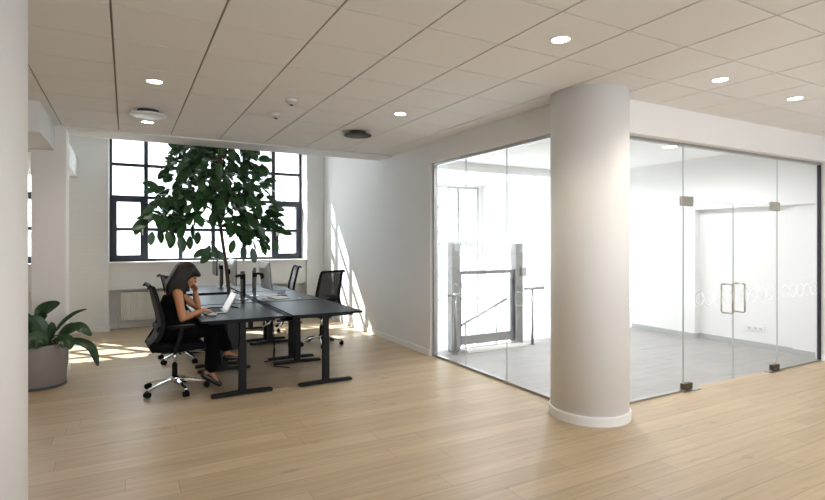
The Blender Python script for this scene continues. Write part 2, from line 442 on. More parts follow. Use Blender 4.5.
D0, DM, D1, XE = 5.065, 5.96, 6.874, 7.875; ZD = 1.965
MB().box(3.95, D0, GYY-.025, GYY+.025, 0, .018).box(D1, 7.9, GYY-.025, GYY+.025, 0, .018).build('bottom_rail', 'alu', gf, bevel=.002)
MB().box(3.9, 7.9, GYY-.025, GYY+.025, 2.535, 2.566).build('top_rail', 'alu', gf, bevel=.002)
MB().box(XE, 7.9, GYY-.02, GYY+.02, .018, 2.535).build('end_post', 'navy', gf, bevel=.002)
for a, b, z0, z1 in ((3.93, D0, .018, 2.535), (D0, D1, ZD+.008, 2.535), (D1, XE, .018, 2.535)):
    p = MB().box(a+.002, b-.002, GYY-.006, GYY+.006, z0, z1).build('glass_pane', 'glass', gf)
    if z0 < .1: rings_on('x', GYY-.0068, a, b, p)
MB().box(D0-.0015, D0+.001, GYY-.006, GYY+.006, .018, 2.535).box(D1-.001, D1+.0015, GYY-.006, GYY+.006, .018, 2.535).box(D0, D1, GYY-.005, GYY+.005, ZD+.005, ZD+.009).build('glass_joint', 'gedge', gf)
for n, (a, b, hinge, hx, lab) in enumerate(((D0+.006, DM-.003, 0, DM-.10, 'left leaf of the frameless glass double door'), (DM+.003, D1-.006, 1, DM+.10, 'right leaf of the frameless glass double door'))):
    d = thing('door_%d' % (n+1), lab, 'door', (a if not hinge else b, GYY, 0), kind='structure')
    L = b-a; s = 1 if not hinge else -1
    X = lambda u: s*u
    def bx(mb, u0, u1, *r): return mb.box(min(X(u0), X(u1)), max(X(u0), X(u1)), *r)
    p = bx(MB(), 0, L, -.005, .005, .012, ZD).build('glass_pane', 'glass', d)
    e = bx(MB(), L-.002, L, -.0055, .0055, .012, ZD); bx(e, 0, .002, -.0055, .0055, .012, ZD).build('glass_edge', 'gedge', p)
    mb = MB(); k0 = -.0068
    rings_off = d.location.x
    rg = rings_on('x', GYY-.0068, a, b, p); rg.location = (-rings_off, -GYY, 0)
    bx(MB(), -.045, .15, -.015, .015, ZD-.048, ZD+.055).build('patch_hinge', 'steel', d, bevel=.003)
    bx(MB(), -.02, .12, -.024, .024, .012, .075).build('bottom_pivot', 'bronze', d, bevel=.003)
    bx(MB(), -.05, .22, -.055, .03, 0, .006).build('floor_plate', 'alu', d)
    u = L-.115
    for side in (-1, 1):
        if side == 1: continue
        MB().tube([(X(u), 0, 1.075), (X(u), -.05, 1.075), (X(u), -.062, 1.065), (X(u), -.062, .765), (X(u), -.05, .755), (X(u), 0, .755)], .010, 10).build('door_handle', 'steel', d, smooth=True)
        MB().tube([(X(u-.0), 0, 1.075), (X(u), .05, 1.075), (X(u), .062, 1.065), (X(u), .062, .765), (X(u), .05, .755), (X(u), 0, .755)], .010, 10).build('door_handle', 'steel', d, smooth=True)

# ------------------------------------------------------------------ radiators
def radiator(x0, x1, label):
    r = thing('radiator', label, 'radiator', (x0, 10.54, 0), group=None)
    w = x1-x0; z0, z1 = .15, .63
    mb = MB(); n = int(w/.0333)
    prof = []
    for i in range(n):
        a = i*w/n; s = w/n
        prof += [(a+s*.1, -.05), (a+s*.35, -.062), (a+s*.65, -.062), (a+s*.9, -.05)]
    R0 = [(x, y, z0) for x, y in prof] + [(w, 0, z0), (0, 0, z0)]
    mb.rings([R0, [(x, y, z1) for x, y, _ in R0]])
    mb.build('radiator_panel', 'radiator', r)
    MB().box(-.004, w+.004, -.064, .06, z1, z1+.012).box(-.008, 0, -.064, .06, z0, z1).box(w, w+.008, -.064, .06, z0, z1).build('radiator_casing', 'radiator', r, bevel=.002)
    MB().tube([(-.035, -.02, 0), (-.035, -.02, z0+.04), (0, -.02, z0+.04)], .011, 8).build('pipe', 'radiator', r, smooth=True)
    MB().tube([(w+.035, -.02, 0), (w+.035, -.02, z0+.04), (w, -.02, z0+.04)], .011, 8).build('pipe', 'radiator', r, smooth=True)
    MB().lathe([(.018, 0), (.02, .05), (.014, .06)], (-.035, -.02, z0+.02), 14).build('valve', 'white', r, smooth=True)
    MB().box(.30, .325, -.085, -.062, .42, .54).build('heat_meter', 'white', r, bevel=.004)
radiator(-.08, 1.35, 'white ribbed radiator under the window, behind the woman\'s chair')
radiator(1.75, 2.95, 'white radiator under the ledge behind the far desks')

# ------------------------------------------------------------------ ceiling fittings
def downlight(x, y, label, power=17, r=.058):
    t = thing('downlight', label, 'ceiling light', (x, y, HC), group='recessed ceiling downlights')
    MB().lathe([(r*1.0, 0), (r*1.28, -.004), (r*1.3, 0)], n=32, cap=False).lathe([(r*1.0, 0), (r*.98, -.003), (r*1.0, -.006), (r*1.28, -.004)], n=32, cap=False).build('trim_ring', 'ring', t, smooth=True)
    MB().lathe([(r, -.002), (r*.9, -.004), (.001, -.005)], n=32).build('diffuser', 'lamp', t)
    l = bpy.data.lights.new('downlight_lamp', 'SPOT'); l.energy = power; l.color = (1, .89, .75); l.spot_size = math.radians(140); l.spot_blend = .6; l.shadow_soft_size = .06
    lo = bpy.data.objects.new('downlight_lamp', l); COL.objects.link(lo); lo.parent = t; lo.location = (0, 0, -.03)
    return t
for x, y, lab in ((.208, 4.79, 'round downlight in front of the silver air disc'), (.208, 6.47, 'round downlight just beyond the silver air disc'),
                  (2.487, 4.79, 'round downlight nearest the dark air disc'), (2.487, 2.515, 'large bright downlight just left of the round pillar top'),
                  (4.25, 2.515, 'downlight above the glass doors, nearer the pillar'), (5.41, 2.51, 'downlight above the glass doors, nearer the right wall')):
    downlight(x, y, lab)
def airdisc(x, y, dark, label):
    t = thing('ceiling_vent', label, 'air vent', (x, y, HC), group=None)
    MB().lathe([(.10, .008), (.10, -.045)], n=32).build('neck', 'ventdark', t, smooth=True)
    MB().lathe([(.135, 0), (.150, -.006), (.14, 0)], n=36, cap=False).build('collar', 'ring', t, smooth=True)
    MB().lathe([(.162, -.040), (.168, -.046), (.162, -.054), (.11, -.060), (.001, -.061)], n=40).build('disc', 'ventdark' if dark else 'vent', t, smooth=True)
airdisc(.197, 5.90, False, 'round silver air diffuser disc on the ceiling')
airdisc(2.451, 5.83, True, 'round dark air diffuser disc on the ceiling')
def detector(x, y, label):
    t = thing('smoke_detector', label, 'smoke detector', (x, y, HC))
    MB().lathe([(.05, 0), (.05, -.012), (.044, -.018)], n=24).build('mounting_base', 'white', t, smooth=True)
    MB().lathe([(.036, -.016), (.040, -.03), (.032, -.045), (.001, -.046)], n=24).build('sensor_head', 'silver', t, smooth=True)
    MB().lathe([(.018, -.044), (.016, -.052), (.001, -.053)], n=16).build('sensor_cap', 'plastic', t)
detector(1.356, 4.815, 'small ceiling detector nearer the camera, of the pair')
detector(1.362, 5.412, 'small ceiling detector nearer the window, of the pair')

# ------------------------------------------------------------------ desks
def desk(x0, x1, y0, y1, z, label):
    t = thing('sit_stand_desk', label, 'desk', ((x0+x1)/2, (y0+y1)/2, 0), group='black desks in two back-to-back rows')
    w, d = (x1-x0)/2, (y1-y0)/2
    MB().box(-w, w, -d, d, z-.024, z).build('tabletop', 'desk', t, bevel=.004)
    MB().box(-.05, .05, -d+.15, d-.15, z-.065, z-.025).box(-w+.08, w-.08, -d+.08, -d+.14, z-.05, z-.024).box(-w+.08, w-.08, d-.14, d-.08, z-.05, z-.024).build('under_frame', 'black', t, bevel=.003)
    for s in (-1, 1):
        y = s*(d-.115)
        l = MB().box(-.036, .036, y-.027, y+.027, .03, .52).box(-.031, .031, y-.023, y+.023, .52, z-.05).build('leg', 'black', t, bevel=.003)
        f = MB().bar([(-.30, y, .022), (-.285, y, .024), (0, y, .03), (.285, y, .024), (.30, y, .022)], .06, [.02, .03, .036, .03, .02]).build('foot_bar', 'black', l, bevel=.002)
    return t
ZK = .785
desk(.631, 1.431, 5.33, 6.65, ZK, 'black desk at which the woman sits with her laptop')
desk(.631, 1.431, 6.70, 7.86, ZK, 'black desk behind the woman\'s, in front of the rubber plant trunk')
desk(.631, 1.431, 8.01, 9.35, ZK+.02, 'far left black desk beyond the rubber plant trunk')
desk(1.517, 2.299, 5.32, 6.62, ZK, 'empty near right black desk with nothing on it')
desk(1.517, 2.299, 6.67, 8.05, ZK, 'right-hand black desk with papers, beside the mesh chair')
desk(1.517, 2.299, 8.10, 9.45, ZK, 'far right black desk at the row end by the window')
def channel(y0, y1, label, flap):
    t = thing('cable_channel', label, 'cable tray', (1.474, (y0+y1)/2, 0), group='cable channels between the desk rows')
    d = (y1-y0)/2
    MB().box(-.040, -.034, -d, d, .725, .79).box(.034, .040, -d, d, .725, .79).box(-.034, .034, -d, d, .725, .731).box(-.034, .034, -d, d, .775, .781).build('tray', 'black', t, bevel=.002)
    MB().box(-.012, .012, -d+.02, d-.02, .781, .785).build('slot_rail', 'plastic', t)
    for s in (-1, 1): MB().box(-.083, .083, s*(d-.14)-.015, s*(d-.14)+.015, .705, .725).build('bracket', 'black', t)
    if flap: MB().bar([(.045, -d+.0, .752), (.14, -d+.05, .70)], .12, .014, side=(.0, 1, 0)).build('end_flap', 'black', t)
channel(5.34, 6.64, 'black cable channel between the two nearest desks', True)
channel(6.69, 8.04, 'black cable channel between the middle desks, with monitor poles', False)

# ------------------------------------------------------------------ monitor arms and monitors
def arm_pole(x, y, z, h, ang, armlen, armz, label):
    t = thing('monitor_stand', label, 'monitor stand', (x, y, z), ang, group='grey monitor poles on the desks')
    MB().box(-.055, .055, -.05, .05, 0, .012).build('clamp_base', 'alu', t, bevel=.003)
    MB().bar([(0, 0, .012), (0, 0, h)], .052, .04).build('pole', 'pole', t, bevel=.006)
    MB().box(-.02, .02, -.027, .027, h*.25, h*.27).box(-.03, -.02, -.02, .02, .05, h-.04).build('cable_cover', 'plastic', t)
    MB().bar([(.0, 0, armz), (armlen*.5, 0, armz+.02), (armlen, 0, armz)], .045, .03).lathe([(.032, -.03), (.032, .03)], (0, 0, armz), 16).build('arm', 'plastic', t, bevel=.003)
    return t
def monitor(x, y, z, ang, w, h, back, label, tilt=.0):
    """centre at x,y,z; screen faces local +X"""
    t = thing('monitor', label, 'monitor', (x, y, z), ang, group='flat monitors over the desks')
    t.rotation_euler = (0, tilt, ang)
    MB().box(-.006, .012, -w/2, w/2, -h/2, h/2).build('screen_panel', 'screen_off', t, bevel=.003)
    MB().rings([[(-.006, -w/2, -h/2), (-.006, w/2, -h/2), (-.006, w/2, h/2), (-.006, -w/2, h/2)],
                [(-.022, -w/2+.01, -h/2+.01), (-.022, w/2-.01, -h/2+.01), (-.022, w/2-.01, h/2-.01), (-.022, -w/2+.01, h/2-.01)],
                [(-.040, -w*.3, -h*.3), (-.040, w*.3, -h*.3), (-.040, w*.3, h*.3), (-.040, -w*.3, h*.3)]]).build('back_cover', back, t)
    MB().lathe([(.04, 0), (.04, .03)], n=20).build('mount_plate', 'plastic', t).matrix_local = Matrix.Translation((-.066, 0, 0)) @ Matrix.Rotation(PI/2, 4, 'Y')
    return t
arm_pole(1.335, 7.03, ZK, .375, PI*.75, .10, .30, 'front grey monitor pole standing near the laptop')
arm_pole(1.558, 7.36, ZK, .40, -.3, .10, .30, 'grey monitor pole holding the beige-backed monitor')
arm_pole(1.33, 8.75, ZK+.02, .36, PI*.9, .09, .33, 'far grey monitor pole on the desk beyond the trunk')
monitor(1.70, 7.32, 1.075, .05, .46, .375, 'silver', 'beige-backed monitor with dark screen edge, right of the two poles', tilt=-.10)
monitor(1.385, 8.04, 1.10, -.02, .60, .37, 'silver', 'silver-backed monitor beside the rubber plant trunk')
monitor(1.24, 8.76, 1.15, PI, .42, .28, 'silver', 'thin edge-on monitor hanging under the low leaves')

# ------------------------------------------------------------------ things on desks
lt = thing('laptop', 'open laptop with pale lit screen under the woman\'s hands', 'laptop', (.83, 5.98, ZK))
MB().box(-.11, .115, -.155, .155, .002, .016).build('laptop_base', 'silver', lt, bevel=.003)
MB().box(-.03, .085, -.135, .135, .0162, .0175).build('keyboard', 'plastic', lt)
mt = Matrix.Translation((.113, 0, .016)) @ Matrix.Rotation(math.radians(28), 4, 'Y')
lid = MB().box(-.0, .008, -.155, .155, 0, .21, mt).build('laptop_lid', 'silver', lt, bevel=.002)
MB().box(-.0015, -.0003, -.147, .147, .008, .203, mt).build('laptop_screen', 'screen_on', lid)
ms = thing('computer_mouse', 'small silver mouse at the near edge of the laptop', 'mouse', (.78, 5.70, ZK))
MB().ell((0, 0, .012), (.05, .028, .018)).build('mouse_body', 'silver', ms, smooth=True)
MB().lathe([(.005, -.004), (.005, .004)], (.03, 0, .029), 10).build('scroll_wheel', 'plastic', ms)
tag(MB().tube([(.80, 6.28, ZK+.006), (.86, 6.33, ZK+.006), (.95, 6.28, ZK+.006), (1.04, 6.36, ZK+.006), (1.10, 6.27, ZK+.006), (1.12, 6.18, ZK+.006)], .006, 8).build('cable', 'plastic', smooth=True),
    'black cable curled on the desk behind the laptop', 'cable')
nb = thing('notebook', 'grey notebook lying on the right desk by the beige monitor', 'notebook', (1.80, 7.02, ZK), .15)
MB().box(-.10, .10, -.14, .14, 0, .004).build('cover', 'potgrey', nb); MB().box(-.097, .097, -.136, .136, .004, .014).build('pages', 'paper', nb)
tag(MB().box(-.15, .15, -.105, .105, 0, .002).build('paper_sheet', 'paper', loc=(1.78, 7.48, ZK)), 'white paper sheet lying behind the notebook', 'paper').rotation_euler = (0, 0, .4)
ph = thing('phone', 'dark phone lying alone on the right papers desk', 'phone', (1.93, 7.30, ZK), 1.1)
MB().box(-.035, .035, -.07, .07, 0, .008).build('phone_case', 'plastic', ph, bevel=.003); MB().box(-.032, .032, -.066, .066, .008, .0085).build('phone_screen', 'screen_off', ph)
tag(MB().lathe([(.016, 0), (.018, .012), (.001, .016)], n=16).build('white_cap', 'white', smooth=True, loc=(2.02, 6.80, ZK)), 'tiny white cap by the seam of the right desks', 'cap')
gl = thing('eyeglasses', 'folded black eyeglasses on the right desk, nearer the chair', 'glasses', (1.98, 7.52, ZK), .5)
for s in (-1, 1):
    MB().tube([(s*.035+.026*math.cos(a*PI/6), 0, .022+.02*math.sin(a*PI/6)) for a in range(13)], .0035, 6).build('rim', 'plastic', gl)
    MB().tube([(s*.062, 0, .03), (s*.03, .05, .012), (-s*.045, .055, .008)], .003, 6).build('temple', 'plastic', gl)
# hanging cables below the desks
for pts, lab, m in (([(1.60, 6.56, .75), (1.59, 6.53, .45), (1.62, 6.50, .2), (1.60, 6.45, .01), (1.75, 6.3, .008)], 'black cable dangling under the right desks, nearer the leg', 'plastic'),
                    ([(1.68, 6.80, .75), (1.66, 6.78, .5), (1.69, 6.78, .25), (1.67, 6.8, .012), (1.55, 6.75, .008)], 'second black cable dangling beneath the right desks', 'plastic'),
                    ([(1.36, 5.9, .75), (1.38, 5.95, .62), (1.44, 6.05, .60), (1.47, 6.0, .68), (1.42, 5.92, .64), (1.36, 6.0, .58), (1.33, 6.2, .66), (1.33, 6.3, .75)], 'white looped cable hanging under the woman\'s desk', 'white'),
                    ([(.98, 6.62, .74), (1.0, 6.6, .5), (.97, 6.62, .35), (1.02, 6.6, .2), (1.05, 6.7, .01)], 'white cable hanging behind the woman\'s legs', 'white')):
    tag(MB().tube(pts, .007, 8).build('cable', m, smooth=True), lab, 'cable', 'loose cables under the desks')

# ------------------------------------------------------------------ office chair (faces local +X)
def make_chair(label, loc, rz):
    t = thing('office_chair', label, 'office chair', loc, rz, group='black mesh-backed office chairs')
    base = MB()
    for k in range(5):
        a = 2*PI*k/5 - 1.37; c, s = math.cos(a), math.sin(a)
        base.bar([(c*.03, s*.03, .115), (c*.16, s*.16, .10), (c*.31, s*.31, .07)], [.05, .04, .03], [.035, .028, .02], side=(-s, c, 0))
    base.lathe([(.035, .08), (.045, .09), (.045, .14), (.034, .15)], n=20)
    base.build('star_base', 'chrome', t, bevel=.004)
    for k in range(5):
        a = 2*PI*k/5 - 1.37; c, s = math.cos(a)*.31, math.sin(a)*.31
        cs = MB()
        for q in (-1, 1):
            pts = [(c+.0 - math.sin(a)*q*.006 + 0, s + math.cos(a)*q*.006, .029), (c - math.sin(a)*q*.026, s + math.cos(a)*q*.026, .029)]
            cs.tube(pts, .029, 16)
        cs.tube([(c, s, .04), (c, s, .072)], .010, 8)
        cs.build('caster', 'plastic', t, smooth=False)
    MB().lathe([(.026, .13), (.026, .28)], n=18).build('column_sleeve', 'plastic', t, smooth=True)
    MB().lathe([(.016, .26), (.016, .43)], n=16).build('gas_lift', 'chrome', t, smooth=True)
    MB().rings([[(-.16, -.09, .44), (.12, -.09, .44), (.12, .09, .44), (-.16, .09, .44)], [(-.13, -.06, .40), (.09, -.06, .40), (.09, .06, .40), (-.13, .06, .40)]]).tube([(.02, -.10, .425), (.02, -.25, .42)], .009, 8).build('tilt_mechanism', 'plastic', t, bevel=.004)
    # seat cushion
    def rr(hx0, hx1, hy, z, r=.09, n=6):
        o = []
        for cx, cy, a0 in ((hx1-r, hy-r, 0), (hx0+r, hy-r, PI/2), (hx0+r, -hy+r, PI), (hx1-r, -hy+r, 1.5*PI)):
            for i in range(n+1): o.append((cx+r*math.cos(a0+i*PI/2/n), cy+r*math.sin(a0+i*PI/2/n), z))
        return o
    def sag(ring, e): return [(x, y, z - (e*max(0, (x-.12)/.13)**2)) for x, y, z in ring]
    MB().rings([sag(rr(-.22, .26, .235, .455), .02), sag(rr(-.235, .275, .25, .475), .02), sag(rr(-.235, .275, .25, .505), .02), sag(rr(-.215, .255, .23, .528), .02), sag(rr(-.10, .15, .12, .527, .06), .02)]).build('seat', 'fabric', t, smooth=True)
    MB().rings([rr(-.20, .22, .21, .44), rr(-.215, .235, .225, .456)]).build('seat_pan', 'plastic', t)
    # back: profile in x,z
    prof = [(-.275, 1.085), (-.25, 1.11), (-.222, 1.095), (-.20, 1.03), (-.175, .92), (-.145, .80), (-.135, .72), (-.155, .63), (-.20, .555)]
    def bw(z): return .215 + .02*math.sin((z-.5)/.6*PI)
    fr = MB()
    for s in (-1, 1):
        fr.bar([(x, s*bw(z), z) for x, z in prof] + [(-.245, s*.17, .50), (-.22, s*.12, .455), (-.10, s*.08, .44)], .032, [.02, .03, .032, .034, .036, .038, .04, .042, .045, .045, .04, .03])
    fr.bar([(-.25, -bw(1.11), 1.105), (-.25, bw(1.11), 1.105)], .03, .03, side=(1, 0, 0))
    fr.bar([(-.235, -.19, .515), (-.235, .19, .515)], .03, .05, side=(1, 0, 0))
    fr.build('back_frame', 'plastic', t, bevel=.005)
    mm = MB(); rings = []
    dens = [(-.222, 1.095), (-.20, 1.03), (-.175, .92), (-.145, .80), (-.135, .72), (-.155, .63), (-.20, .555), (-.235, .515)]
    for x, z in dens:
        rings.append([(x - .035*math.cos(v*PI/2)*.9, v*bw(z), z) for v in [i/6-1 for i in range(13)]])
    mm.rings(rings, cap=False, closed=False)
    mm.build('backrest_mesh', 'chairmesh', t, smooth=True)
    MB().rings([[(-.17, -.21, .70), (-.17, .21, .70), (-.17, .21, .655), (-.17, -.21, .655)], [(-.185, -.21, .70), (-.185, .21, .70), (-.19, .21, .655), (-.19, -.21, .655)]]).build('lumbar_bar', 'plastic', t, bevel=.003)
    for s in (-1, 1):
        sup = MB().bar([(-.08, s*.17, .445), (-.05, s*.265, .46), (.0, s*.272, .56), (.03, s*.27, .685)], [.05, .045, .045, .05], [.02, .05, .045, .03], side=(.9, 0, .3)).build('arm_support', 'plastic', t, bevel=.005)
        MB().rings([rr(-.10, .16, .042, .685, .04), rr(-.105, .165, .046, .70, .04), rr(-.10, .16, .040, .712, .035)]).build('arm_pad', 'plastic', t, smooth=False).location = (0, s*.27, 0)
    return t
ch = make_chair('black office chair the woman is sitting on', (.445, 5.95, 0), .06)
def dup_chair(loc, rz, label):
    c = copy_tree(ch); c.location = loc; c.rotation_euler = (0, 0, rz); c['label'] = label; return c
dup_chair((.66, 7.42, 0), .15, 'black office chair mostly hidden behind the woman')
dup_chair((2.57, 7.52, 0), math.atan2(.88, -.45), 'empty mesh-backed office chair facing away beside the sunlit wall')
dup_chair((2.42, 9.10, 0), PI-.1, 'empty office chair in profile at the far desk by the window')

# ------------------------------------------------------------------ woman
def person():
    t = thing('person', 'dark-haired woman in sleeveless black outfit sitting at the desk, hand on cheek', 'person', (.445, 5.95, 0))
    O = Vector((.445, 5.95, 0))
    V = lambda x, y, z: Vector((x, y, z)) - O
    b = MB()
    # torso and neck
    b.chain([V(.40, 5.97, .62), V(.385, 5.96, .74), V(.40, 5.955, .86), V(.435, 5.95, .97), V(.465, 5.95, 1.03)], [.115, .10, .10, .10, .07])
    for s in (-1, 1):
        b.cap(V(.40, 5.97, .63), V(.41, 5.97+s*.085, .62), .105, .10)
        b.cap(V(.40, 5.955, .90), V(.415, 5.955+s*.055, .95), .09, .085)
        b.cap(V(.46, 5.95, 1.02), V(.46, 5.95+s*.135, 1.015), .05, .05)
        b.cap(V(.47, 5.95+s*.06, .92), V(.485, 5.95+s*.065, .90), .06, .06)
    b.chain([V(.465, 5.95, 1.03), V(.50, 5.95, 1.09), V(.525, 5.95, 1.14)], [.06, .048, .05])
    # head: tilted down towards +X
    hd = V(.562, 5.95, 1.192); R = Matrix.Rotation(math.radians(24), 3, 'Y')
    P = lambda x, y, z: hd + R @ Vector((x, y, z))
    b.ell(P(-.01, 0, .02), (.098, .075, .098), R); b.ell(P(.028, 0, -.035), (.066, .058, .082), R)
    b.ell(P(.055, 0, -.092), (.03, .03, .024), R)                      # chin
    b.cap(P(.086, 0, .0), P(.106, 0, -.030), .009, .0125); b.ell(P(.097, 0, -.034), (.013, .018, .009), R)   # nose
    b.ell(P(.089, 0, -.062), (.012, .024, .008), R); b.ell(P(.086, 0, -.073), (.012, .02, .008), R)  # lips
    for s in (-1, 1):
        b.ell(P(.078, s*.032, .006), (.014, .016, .011), R); b.ell(P(.084, s*.033, .022), (.012, .02, .007), R)
        b.ell(P(.046, s*.036, -.03), (.032, .024, .034), R)
        b.ell(P(-.005, s*.078, -.01), (.022, .010, .032), R)
    # near (right) arm
    def hand(w, d, up, side, curl, s=1.0):
        """palm from wrist w along d; fingers spread along 'side', curl towards -up"""
        d = d.normalized(); side = (side - d*side.dot(d)).normalized(); up = side.cross(d).normalized()*(1 if side.cross(d).dot(up) > 0 else -1)
        pc = w + d*.045*s
        b.ell(w + d*.02*s, (.022, .026, .018)); 
        for q in (-1.5, -.5, .5, 1.5): b.cap(w + side*q*.010, w + d*.082*s + side*q*.0208, .014, .0115)
        for q, L in ((-1.5, .058), (-.5, .068), (.5, .074), (1.5, .066)):
            p0 = w + d*.082*s + side*q*.0208; a = 0; p = p0; r = .0086
            for j, f in enumerate((.42, .32, .26)):
                a += curl*(.6 if j == 0 else 1)
                pn = p + (d*math.cos(a) - up*math.sin(a))*L*f*1.05*s
                b.cap(p, pn, r, r-.0008); p = pn; r -= .0008
        tb = w + d*.02*s + side*.026; t1 = tb + (d*.6+side*.75-up*.2).normalized()*.038; t2 = t1 + (d*.95+side*.15-up*.25).normalized()*.032
        b.cap(tb, t1, .014, .011); b.cap(t1, t2, .0105, .009)
    sh, el, wr = V(.462, 5.795, 1.015), V(.50, 5.735, .772), V(.705, 5.815, .832)
    b.chain([sh, sh.lerp(el, .35), el, el.lerp(wr, .35), wr], [.050, .044, .036, .037, .024])
    hand(wr, V(.84, 5.90, .805) - wr, Vector((0, 0, 1)), Vector((.3, 1, .1)), .32)
    # far (left) arm: elbow on desk, hand against cheek
    sh, el, wr = V(.47, 6.105, 1.015), V(.685, 6.10, .830), V(.655, 6.075, 1.015)
    b.chain([sh, sh.lerp(el, .35), el, el.lerp(wr, .35), wr], [.050, .044, .036, .037, .024])
    hand(wr, V(.612, 6.030, 1.12) - wr, Vector((.75, .6, 0)), Vector((.6, -.8, 0)), .55)
    # legs
    hipn, kn, an = V(.43, 5.875, .62), V(.825, 5.855, .62), V(.775, 5.86, .190)
    b.chain([hipn, hipn.lerp(kn, .5), kn, kn.lerp(an, .35), an], [.088, .075, .055, .052, .034])
    hipf, kf, af = V(.43, 6.06, .62), V(.86, 5.99, .67), V(.965, 5.955, .345)
    b.chain([hipf, hipf.lerp(kf, .5), kf, kf.lerp(af, .35), af], [.088, .075, .055, .052, .034])
    def foot(a, heel, toe): b.cap(a, heel, .032, .028); b.cap(a.lerp(toe, .25), toe, .03, .022); b.cap(heel, toe, .026, .022)
    foot(an, V(.722, 5.86, .150), V(.862, 5.845, .032)); foot(af, V(.955, 5.955, .30), V(1.09, 5.94, .275))
    body = b.build('body', 'skin', t); body.data.materials.append(M['eye']); body.data.materials.append(M['lips'])
    fuse(body, .0040, 4)
    for p in body.data.polygons:
        c = R.inverted() @ (p.center - hd)
        if c.x > .07 and abs(abs(c.y)-.032) < .014 and abs(c.z-.005) < .006: p.material_index = 1
        elif c.x > .07 and abs(abs(c.y)-.034) < .019 and abs(c.z-.026) < .004: p.material_index = 1
        elif c.x > .08 and abs(c.y) < .022 and -.08 < c.z < -.056: p.material_index = 2
    # hair: bob with fringe
    h = MB()
    h.ell(P(-.025, 0, .045), (.112, .100, .098), R)
    h.ell(P(-.075, 0, -.03), (.075, .100, .12), R)
    h.cap(P(.015, -.04, .088), P(.098, -.045, .048), .036, .022); h.cap(P(.015, .04, .088), P(.098, .045, .048), .036, .022); h.cap(P(.02, 0, .092), P(.107, 0, .050), .036, .022)
    for s in (-1, 1):
        for q in range(6):
            u = q/5
            top = P(.012-.08*u, s*(.085), .05); mid = P(-.008-.09*u, s*.105, -.06)
            end = V(.565-.18*u, 5.95+s*(.118-.01*u), 1.045-.045*math.sin(u*3)-.02*u)
            h.chain([top, mid, end], [.03, .032, .016])
    for q in range(5):
        y = (q-2)*.045
        h.chain([P(-.10, y, .05), V(.40, 5.95+y, 1.10), V(.375, 5.95+y*1.1, 1.0)], [.04, .045, .018])
    ho = h.build('hair', 'hair', t); fuse(ho, .007, 4)
    # sleeveless top
    c = MB()
    c.chain([V(.40, 5.97, .60), V(.385, 5.96, .74), V(.40, 5.955, .86), V(.435, 5.95, .955)], [.128, .113, .112, .106])
    for s in (-1, 1):
        c.cap(V(.40, 5.97, .62), V(.41, 5.97+s*.085, .61), .115, .112)
        c.cap(V(.40, 5.955, .88), V(.415, 5.955+s*.06, .94), .10, .092)
        c.cap(V(.455, 5.95, 1.0), V(.455, 5.95+s*.09, 1.012), .062, .053)
        c.cap(V(.47, 5.95+s*.06, .92), V(.485, 5.95+s*.065, .90), .07, .07)
    fuse(c.build('sleeveless_top', 'cloth', t), .008, 5)
    # trousers, slightly flared
    q = MB()
    q.cap(V(.40, 5.97, .62), V(.40, 5.97, .66), .128, .125)
    for s in (-1, 1): q.cap(V(.40, 5.97, .62), V(.41, 5.97+s*.09, .62), .118, .11)
    q.chain([hipn, hipn.lerp(kn, .5), kn, kn.lerp(an, .4), V(.80, 5.86, .235)], [.103, .09, .073, .070, .078])
    q.chain([hipf, hipf.lerp(kf, .5), kf, kf.lerp(af, .4), V(.95, 5.96, .41)], [.103, .09, .073, .068, .066])
    fuse(q.build('trousers', 'cloth', t), .009, 5)
    for a, heel, toe in ((an, V(.716, 5.86, .148), V(.872, 5.845, .034)), (af, V(.95, 5.955, .295), V(1.10, 5.94, .272))):
        k = MB(); k.cap(heel, heel.lerp(toe, .4), .034, .036); k.cap(heel.lerp(toe, .4), toe, .037, .027)
        k.cap(heel - Vector((0, 0, .012)), heel - Vector((-.012, 0, .035)), .024, .022)
        fuse(k.build('shoe', 'shoe', t), .006, 4)
person()

# ------------------------------------------------------------------ plants
def leaf_into(mb, base, dirv, nrm, L, W, droop=.25, n=5, fold=.25):
    d = dirv.normalized(); s = d.cross(nrm).normalized(); u = s.cross(d).normalized()
    prevL = prevR = prevC = None
    for i in range(n+1):
        f = i/n
        c = base + d*L*f*(1-.12*droop*f) - Vector((0, 0, 1))*droop*L*f*f*.6
        w = W*(math.sin(PI*min(1, f*.95+.025))**.62)
        a = mb.bm.verts.new(c); l = mb.bm.verts.new(c - s*w/2 + u*w*fold*.5); r = mb.bm.verts.new(c + s*w/2 + u*w*fold*.5)
        if prevC:
            mb.bm.faces.new((prevL, prevC, a, l)); mb.bm.faces.new((prevC, prevR, r, a))
        prevL, prevR, prevC = l, r, a
def unproj(px, py, Y):
    l = (px-CX)/F; z = -(py-CY)/F; ca, sa = math.cos(YAW), math.sin(YAW)
    r = (ca*l+sa, -sa*l+ca, z); k = Y/r[1]
    return Vector((r[0]*k, Y, H+r[2]*k))
